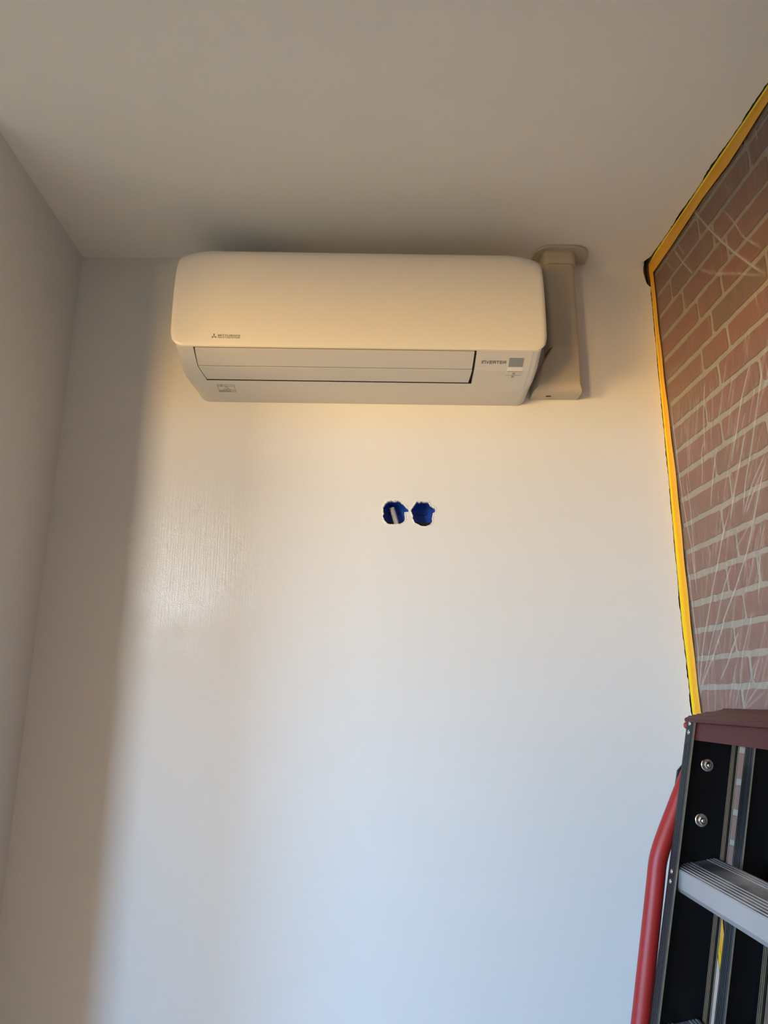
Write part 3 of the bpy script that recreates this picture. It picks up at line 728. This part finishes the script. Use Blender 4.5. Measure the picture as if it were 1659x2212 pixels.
# ------------------------------------------------------------------ pipe duct beside the unit
du = empty('pipe_duct', (.48, YB, 2.195))
tag(du, 'beige plastic pipe duct rising to the ceiling right of the air conditioner', 'duct')
def rrect(x0, x1, d0, d1, r, n=5):       # plan outline open to the wall: x / depth
    p = [(x0, d0)]
    for k in range(n + 1): a = R(90 * k / n); p.append((x0 + r - r * math.cos(a), d1 - r + r * math.sin(a)))
    for k in range(n + 1): a = R(90 - 90 * k / n); p.append((x1 - r + r * math.cos(a), d1 - r + r * math.sin(a)))
    p.append((x1, d0)); return p
fz = lambda a, b_, h_: (a, YB - .0003 - b_, h_)
mb = MB(); mb.prism(rrect(.4440, .5235, 0, .0585, .013), fz, 2.3150, 2.575); mb.build('duct_cover', M_duct, du, smooth=40)
mb = MB(); mb.prism(rrect(.4425, .5275, 0, .0640, .016), fz, 2.5545, 2.592); mb.build('ceiling_collar', M_duct, du, smooth=40, bevel=.0008)
# ceiling plate (rounded ends)
pl_ = [(.4180, 0)]
for k in range(9): a = R(90 * k / 8); pl_.append((.4180 + .045 - .045 * math.cos(a), .034 + .045 * math.sin(a)))
for k in range(9): a = R(90 - 90 * k / 8); pl_.append((.5680 - .045 + .045 * math.cos(a), .034 + .045 * math.sin(a)))
pl_.append((.5680, 0))
mb = MB(); mb.prism(pl_, fz, 2.5915, 2.5995); mb.build('ceiling_plate', M_duct, du, smooth=40, bevel=.002)
# end box: base strip and bevelled lid, wider towards the bottom
ob = [(.3985, 2.1955), (.5215, 2.1955), (.5235, 2.3200), (.4560, 2.3200), (.4490, 2.3165), (.4455, 2.3110), (.4300, 2.2850), (.4170, 2.2620), (.4030, 2.2300)]
fxz = lambda a, b_, h_: (a, YB - .0003 - h_, b_)
mb = MB(); mb.prism(ob, fxz, 0, .0375); mb.build('end_box_base', M_duct, du)
mb = MB(); cx_, cz_ = .47, 2.26
lay = [(.0378, 0.0), (.046, .0008), (.053, .004), (.058, .0095), (.0610, .016)]
n = len(ob); V = []
for d_, ins in lay:
    for i, (x_, z_) in enumerate(ob):
        ix = ins * (1 if x_ < .47 else -1) * (.5 if x_ > .47 else 1); iz = ins if z_ < 2.21 else 0
        V.append((x_ + ix * (1 if z_ < 2.25 or x_ > .5 else .3), YB - d_, z_ + iz + (.0006 if z_ < 2.21 else -.0006)))
F = [tuple(range(n))] + [tuple((len(lay) - 1) * n + k for k in range(n))]
for i in range(len(lay) - 1):
    for k in range(n): k2 = (k + 1) % n; F.append((i * n + k, i * n + k2, (i + 1) * n + k2, (i + 1) * n + k))
mb.add(V, F); mb.build('end_box_lid', M_duct, du, smooth=30)
mb = MB(); mb.box((.4325, YB - .0345, 2.1935), (.4500, YB - .0135, 2.1958)); mb.box((.4345, YB - .031, 2.1925), (.4470, YB - .0255, 2.1945), 1)
mb.build('snap_clip', [M_duct, M_black], du, bevel=.0004)
mb = MB(); mb.prism(rrect(.4445, .5230, .03, .0578, .012), fz, 2.3196, 2.3214)
mb.build('duct_joint', M_black, du)

# ------------------------------------------------------------------ recessed boxes and conduit
def back_box(cx, cz, label, extra):
    r_ = empty('electrical_box', (cx, YB + .014, cz)); tag(r_, label, 'electrical box')
    m = MB(); ro, ri, dep = .0350, .0338, .046; n_ = 40; V = []; F = []
    prf = [(ro, .0), (ro, dep + .001), (.0, dep + .001)]
    inn = [(ri, .0), (ri, .030), (ri - .001, .032), (ri - .0015, dep - .003), (ri - .005, dep), (0.0001, dep)]
    full = [(.0001, dep + .0012), (ro, dep + .0012), (ro, 0), (ri, 0)] + inn[1:]
    for q_, h_ in full:
        for k in range(n_): a = 2 * math.pi * k / n_; V.append((cx + q_ * math.cos(a), YB + .0135 + h_, cz + q_ * math.sin(a)))
    for i in range(len(full) - 1):
        for k in range(n_): k2 = (k + 1) % n_; F.append((i * n_ + k, i * n_ + k2, (i + 1) * n_ + k2, (i + 1) * n_ + k))
    m.add(V, F); m.build('cup', M_blue, r_, smooth=35, fixn=True)
    m = MB(); yy = YB + .0135 + dep - .0006; zu = cz + .011
    pth = [(cx - .0125, yy, zu + .006), (cx - .0125, yy, zu + .001), (cx - .0105, yy, zu - .0008), (cx + .0105, yy, zu - .0008), (cx + .0125, yy, zu + .001), (cx + .0125, yy, zu + .006)]
    m.tube(pth, .0010, 8); m.build('knockout_outline', M_bluedark, r_, smooth=40)
    m = MB(); m.prism([(cx - .019, cz - .028), (cx + .019, cz - .028), (cx + .017, cz - .0165), (cx - .017, cz - .0165)], lambda a, b_, h_: (a, h_, b_), YB + .030, YB + .034)
    m.build('cable_opening', M_black, r_)
    return r_
back_box(.0512, 1.8920, 'blue round wall box in the left broken hole, with a corrugated conduit in it', True)
back_box(.1222, 1.8912, 'blue round wall box in the right broken hole, empty', False)
mb = MB(); a = Vector((.0450, YB + .036, 1.9130)); b_ = Vector((.0590, YB + .027, 1.8610)); Lc = (b_ - a).length; path = []; rad = []
N = 17
for k in range(N * 4 + 1):
    u = k / (N * 4); path.append(a + (b_ - a) * u); rad.append(.0062 + .0011 * math.sin(2 * math.pi * k / 4 + .8))
mb.tube(path, rad, 20)
co_ = mb.build('corrugated_conduit', M_conduit, smooth=70)
tag(co_, 'short grey-white corrugated conduit end poking into the left blue wall box', 'conduit')
mb = MB()
for k, dx in enumerate((-.002, .0015)):
    mb.tube([a + Vector((dx, 0, -.002)), a + Vector((dx - .001, .002, .004)), a + Vector((dx - .0035, .003, .010))], .0012, 6)
mb.build('cable_ends', M_black, co_, smooth=50)

# ------------------------------------------------------------------ folding stepladder leaning on the brick wall
ld = empty('stepladder', (.24, 1.10, 0))
tag(ld, 'folded black fibreglass stepladder with maroon top and aluminium steps leaning on the brick wall', 'ladder')
SF, SR = .2353, .2470
YW = 1.300                               # plane of the far rail's web
YN = .860                                # near rail's web
def fx(z): return .5547 - SF * (1.4174 - z)
def rx(z): return .6513 - SR * (1.3686 - z)
def rail(name, xf, wid, slope, yw, dirn, z0, z1):
    """channel: web in plane y=yw, flanges reach dirn*.03 towards the ladder's middle. wid is horizontal"""
    m = MB(); th_ = .0028; fl = .030 * dirn
    y0_ = yw; y1_ = yw + fl; yi = yw + th_ * dirn
    cs = math.cos(math.atan(slope)); tw = th_ / cs
    def P(a, y, z): return (xf(z) + a, y, z)
    def slab(a0, a1, ya, yb, mis):
        V = [P(a0, ya, z0), P(a1, ya, z0), P(a1, yb, z0), P(a0, yb, z0), P(a0, ya, z1), P(a1, ya, z1), P(a1, yb, z1), P(a0, yb, z1)]
        F = [(0, 3, 2, 1), (4, 5, 6, 7), (0, 1, 5, 4), (1, 2, 6, 5), (2, 3, 7, 6), (3, 0, 4, 7)]
        o_n = len(m.f); m.add(V, F)
        for k, mi_ in enumerate(mis): m.m[o_n + k] = mi_
    # web
    slab(0, wid, y0_, yi, (0, 0, 0, 0, 0, 0))
    # flanges: face order bottom, top, y=ya, +a side, y=yb, -a side
    slab(0, tw, yi, y1_, (0, 0, 0, 0, 2, 1))
    slab(wid - tw, wid, yi, y1_, (0, 0, 0, 1, 2, 3))
    # moulded ribs on the outer faces of the front flange
    for k in range(4):
        yy = y0_ + fl * (.16 + .17 * k); slab(-.0009, .0004, yy, yy + .0026 * dirn, (1,) * 6)
    for f0_, f1_ in ((.0, .20), (.72, .80), (.86, .98)):      # dark lands beside the woven band on the rear flange
        ya_, yb_ = yi + (y1_ - yi) * f0_, yi + (y1_ - yi) * f1_
        slab(wid - tw - .0006, wid - tw + .0002, ya_, yb_, (0,) * 6)
    return m.build(name, [M_rail, M_railout, M_tip, M_weave], ld, fixn=True)
for (yw, dr) in ((YW, -1), (YN, 1)):
    rail('front_rail', fx, .0832, SF, yw, dr, .03, 1.4165)
    rail('rear_rail', rx, .066, SR, yw, dr, .03, 1.395)
    for xf_, wd, nm in ((fx, .0832, 'foot'), (rx, .066, 'foot')):
        m = MB(); ya, yb = (yw + .006, yw - .036) if dr < 0 else (yw - .006, yw + .036)
        xa = xf_(.0)
        m.box((xa - .004, min(ya, yb), 0.0), (xa + wd + .004, max(ya, yb), .012)); 
        m.prism([(xf_(.012) - .004, .012), (xf_(.012) + wd + .004, .012), (xf_(.055) + wd + .003, .055), (xf_(.055) - .003, .055)], lambda a_2, b_2, h_2: (a_2, h_2, b_2), min(ya, yb), max(ya, yb))
        m.build(nm, M_rubber, ld, bevel=.002)
# steps
fxyz = lambda a_, b2, h_: (a_, h_, b2)
def step(zs_):
    x0_ = fx(zs_) + .0048; m = MB(); tl = math.tan(R(8.9)); D = .0735
    # ridged tread
    P = [(x0_, zs_ - .002), (x0_ + .0015, zs_ - .0002)]
    for k in range(5):
        xr = x0_ + .004 + k * .0062
        P += [(xr, zs_ + (xr - x0_) * tl), (xr + .0008, zs_ + (xr - x0_) * tl + .0012), (xr + .0032, zs_ + (xr + .0032 - x0_) * tl + .0012), (xr + .0040, zs_ + (xr + .004 - x0_) * tl)]
    P += [(x0_ + D * .55, zs_ + D * .55 * tl)]
    for k in range(3):
        xr = x0_ + D - .016 + k * .0052
        P += [(xr, zs_ + (xr - x0_) * tl), (xr + .0008, zs_ + (xr - x0_) * tl + .001), (xr + .0028, zs_ + (xr + .0028 - x0_) * tl + .001), (xr + .0036, zs_ + (xr + .0036 - x0_) * tl)]
    P += [(x0_ + D, zs_ + D * tl), (x0_ + D, zs_ + D * tl - .022), (x0_ + D - .003, zs_ + D * tl - .022), (x0_ + D - .003, zs_ + D * tl - .0035), (x0_ + .0045, zs_ - .0035),
          (x0_ - .0010, zs_ - .0270), (x0_ + .0030, zs_ - .0345), (x0_ + .0014, zs_ - .0365), (x0_ - .0030, zs_ - .0365 + .0085)]
    m.prism(P, fxyz, YN + .004, YW - .0042)
    o_ = m.build('step', [M_alu, M_alu2], ld)
    for p_ in o_.data.polygons:
        if p_.normal.x < -.5: p_.material_index = 1
    return o_
for k in range(5):
    st = step(1.1800 - .2350 * k)
# riveted flange faces
nW = Vector((-math.cos(math.atan(SF)), 0, math.sin(math.atan(SF))))
def rivet(z, y):
    m = MB(); m.lathe([(.0042, 0), (.0042, .0007), (.0036, .0014), (.0022, .0021), (.0007, .0024)], (fx(z) - .0003, y, z), nW, 16)
    m.build('rivet', M_zinc, ld, smooth=50)
for z in (1.4085, 1.3940, 1.1735, 1.1585, .9385, .9235):
    rivet(z, 1.2860); 
for z in (1.4085, 1.3940, 1.1735, 1.1585): rivet(z, YN + .014)
for (x_, z_) in ((.5790, 1.3394), (.5590, 1.2506)):
    m = MB(); m.lathe([(.0108, 0), (.0108, .0012), (.0098, .0020), (.0090, .0022)], (x_, YW - .0035, z_), (0, -1, 0), 28)
    m.lathe([(.0066, .002), (.0066, .0058), (.0055, .0066)], (x_, YW - .0035, z_), (0, -1, 0), 6)
    m.lathe([(.0048, .006), (.0048, .0080), (.0042, .0095), (.0026, .0108), (.0008, .0112)], (x_, YW - .0035, z_), (0, -1, 0), 20)
    m.build('bolt', M_zinc, ld, smooth=35)
# maroon top cap: lipped ridged plate with a front skirt
m = MB(); tl = math.tan(R(12.2)); x0_, x1_ = .5515, .6240; zt = 1.4180
P = [(x0_, zt - .0070), (x0_ - .0006, zt - .0025), (x0_ + .0015, zt)]
for k in range(5):
    xr = x0_ + .006 + k * .0078
    P += [(xr, zt + (xr - x0_) * tl), (xr + .001, zt + (xr - x0_) * tl + .0016), (xr + .0036, zt + (xr - x0_ + .0036) * tl + .0016), (xr + .0046, zt + (xr - x0_ + .0046) * tl)]
P += [(x1_ - .022, zt + (x1_ - .022 - x0_) * tl), (x1_ - .021, zt + (x1_ - .021 - x0_) * tl - .0008), (x1_ - .003, zt + (x1_ - .003 - x0_) * tl - .0008), (x1_ - .0025, zt + (x1_ - .0025 - x0_) * tl + .0006),
      (x1_, zt + (x1_ - x0_) * tl + .0004), (x1_ + .0005, zt + (x1_ - x0_) * tl - .007)]
m.prism(P, fxyz, YN - .006, YW + .005)
m.build('top_cap', M_maroon, ld, bevel=.0012)
m = MB()
r2 = .007; ya, yb = YN + .005, YW - .0048
V = [(ya, 1.4115), (yb, 1.4115)] + [(yb - r2 + r2 * math.cos(R(-a2)), 1.3815 + r2 + r2 * math.sin(R(-a2))) for a2 in (0, 30, 60, 90)] + [(ya, 1.3815)]
m.prism(V, lambda a_2, b_2, h_2: (fx(b_2) + .0045 + h_2, a_2, b_2), 0, .004)
m.prism([(ya, 1.425), (yb, 1.425), (yb, 1.39), (ya, 1.39)], lambda a_2, b_2, h_2: (.6150 + h_2, a_2, b_2), 0, .004)
m.build('cap_skirt', M_maroon, ld, bevel=.0008)
# rear spreader bars
for z in (1.13, .62):
    m = MB(); m.box((rx(z) + .028, YN + .004, z - .012), (rx(z) + .032, YW - .004, z + .012)); m.build('rear_brace', M_alu2, ld, bevel=.001)
# black bracket and red hand rail outside the far rail
br_ = [(.600, 1.350), (.548, 1.350), (.5396, 1.3410), (.5286, 1.3300), (.5185, 1.2900), (.505, 1.232), (.56, 1.215), (.595, 1.30)]
m = MB(); m.prism([(a_2 * 1.031, 1.45 + (b_2 - 1.45) * 1.031) for a_2, b_2 in br_], fxyz, 1.3410, 1.3455)
m.box((.578, YW + .0005, 1.262), (.600, 1.3412, 1.300)); m.box((.590, YW + .0005, 1.315), (.612, 1.3412, 1.352))
m.build('handrail_bracket', M_railout, ld, bevel=.0010)
ctl = [(.600, 1.385), (.583, 1.360), (.5625, 1.328), (.5455, 1.297), (.5285, 1.264), (.5115, 1.231), (.4985, 1.204), (.4895, 1.180), (.4835, 1.152), (.4762, 1.117), (.4380, .9370), (.3950, .735), (.352, .532), (.3355, .452), (.336, .420), (.347, .392), (.366, .372)]
path = []
for i in range(len(ctl) - 1):            # Catmull-Rom
    p = [Vector((ctl[max(0, min(len(ctl) - 1, j))][0], ctl[max(0, min(len(ctl) - 1, j))][1])) for j in (i - 1, i, i + 1, i + 2)]
    for k in range(6):
        u = k / 6
        v = .5 * ((2 * p[1]) + (-p[0] + p[2]) * u + (2 * p[0] - 5 * p[1] + 4 * p[2] - p[3]) * u * u + (-p[0] + 3 * p[1] - 3 * p[2] + p[3]) * u ** 3)
        path.append((v.x, 1.3255, v.y))
path.append((ctl[-1][0], 1.3255, ctl[-1][1]))
m = MB(); m.tube(path, .0150, 24); m.build('hand_rail', M_red, ld, smooth=60)
m = MB(); m.lathe([(.0055, -.006), (.0062, -.003), (.0062, .008), (.0045, .0105)], (.5680, 1.322, 1.4035), (-1, 0, .1), 16); m.build('cap_pin', M_red, ld, smooth=40)
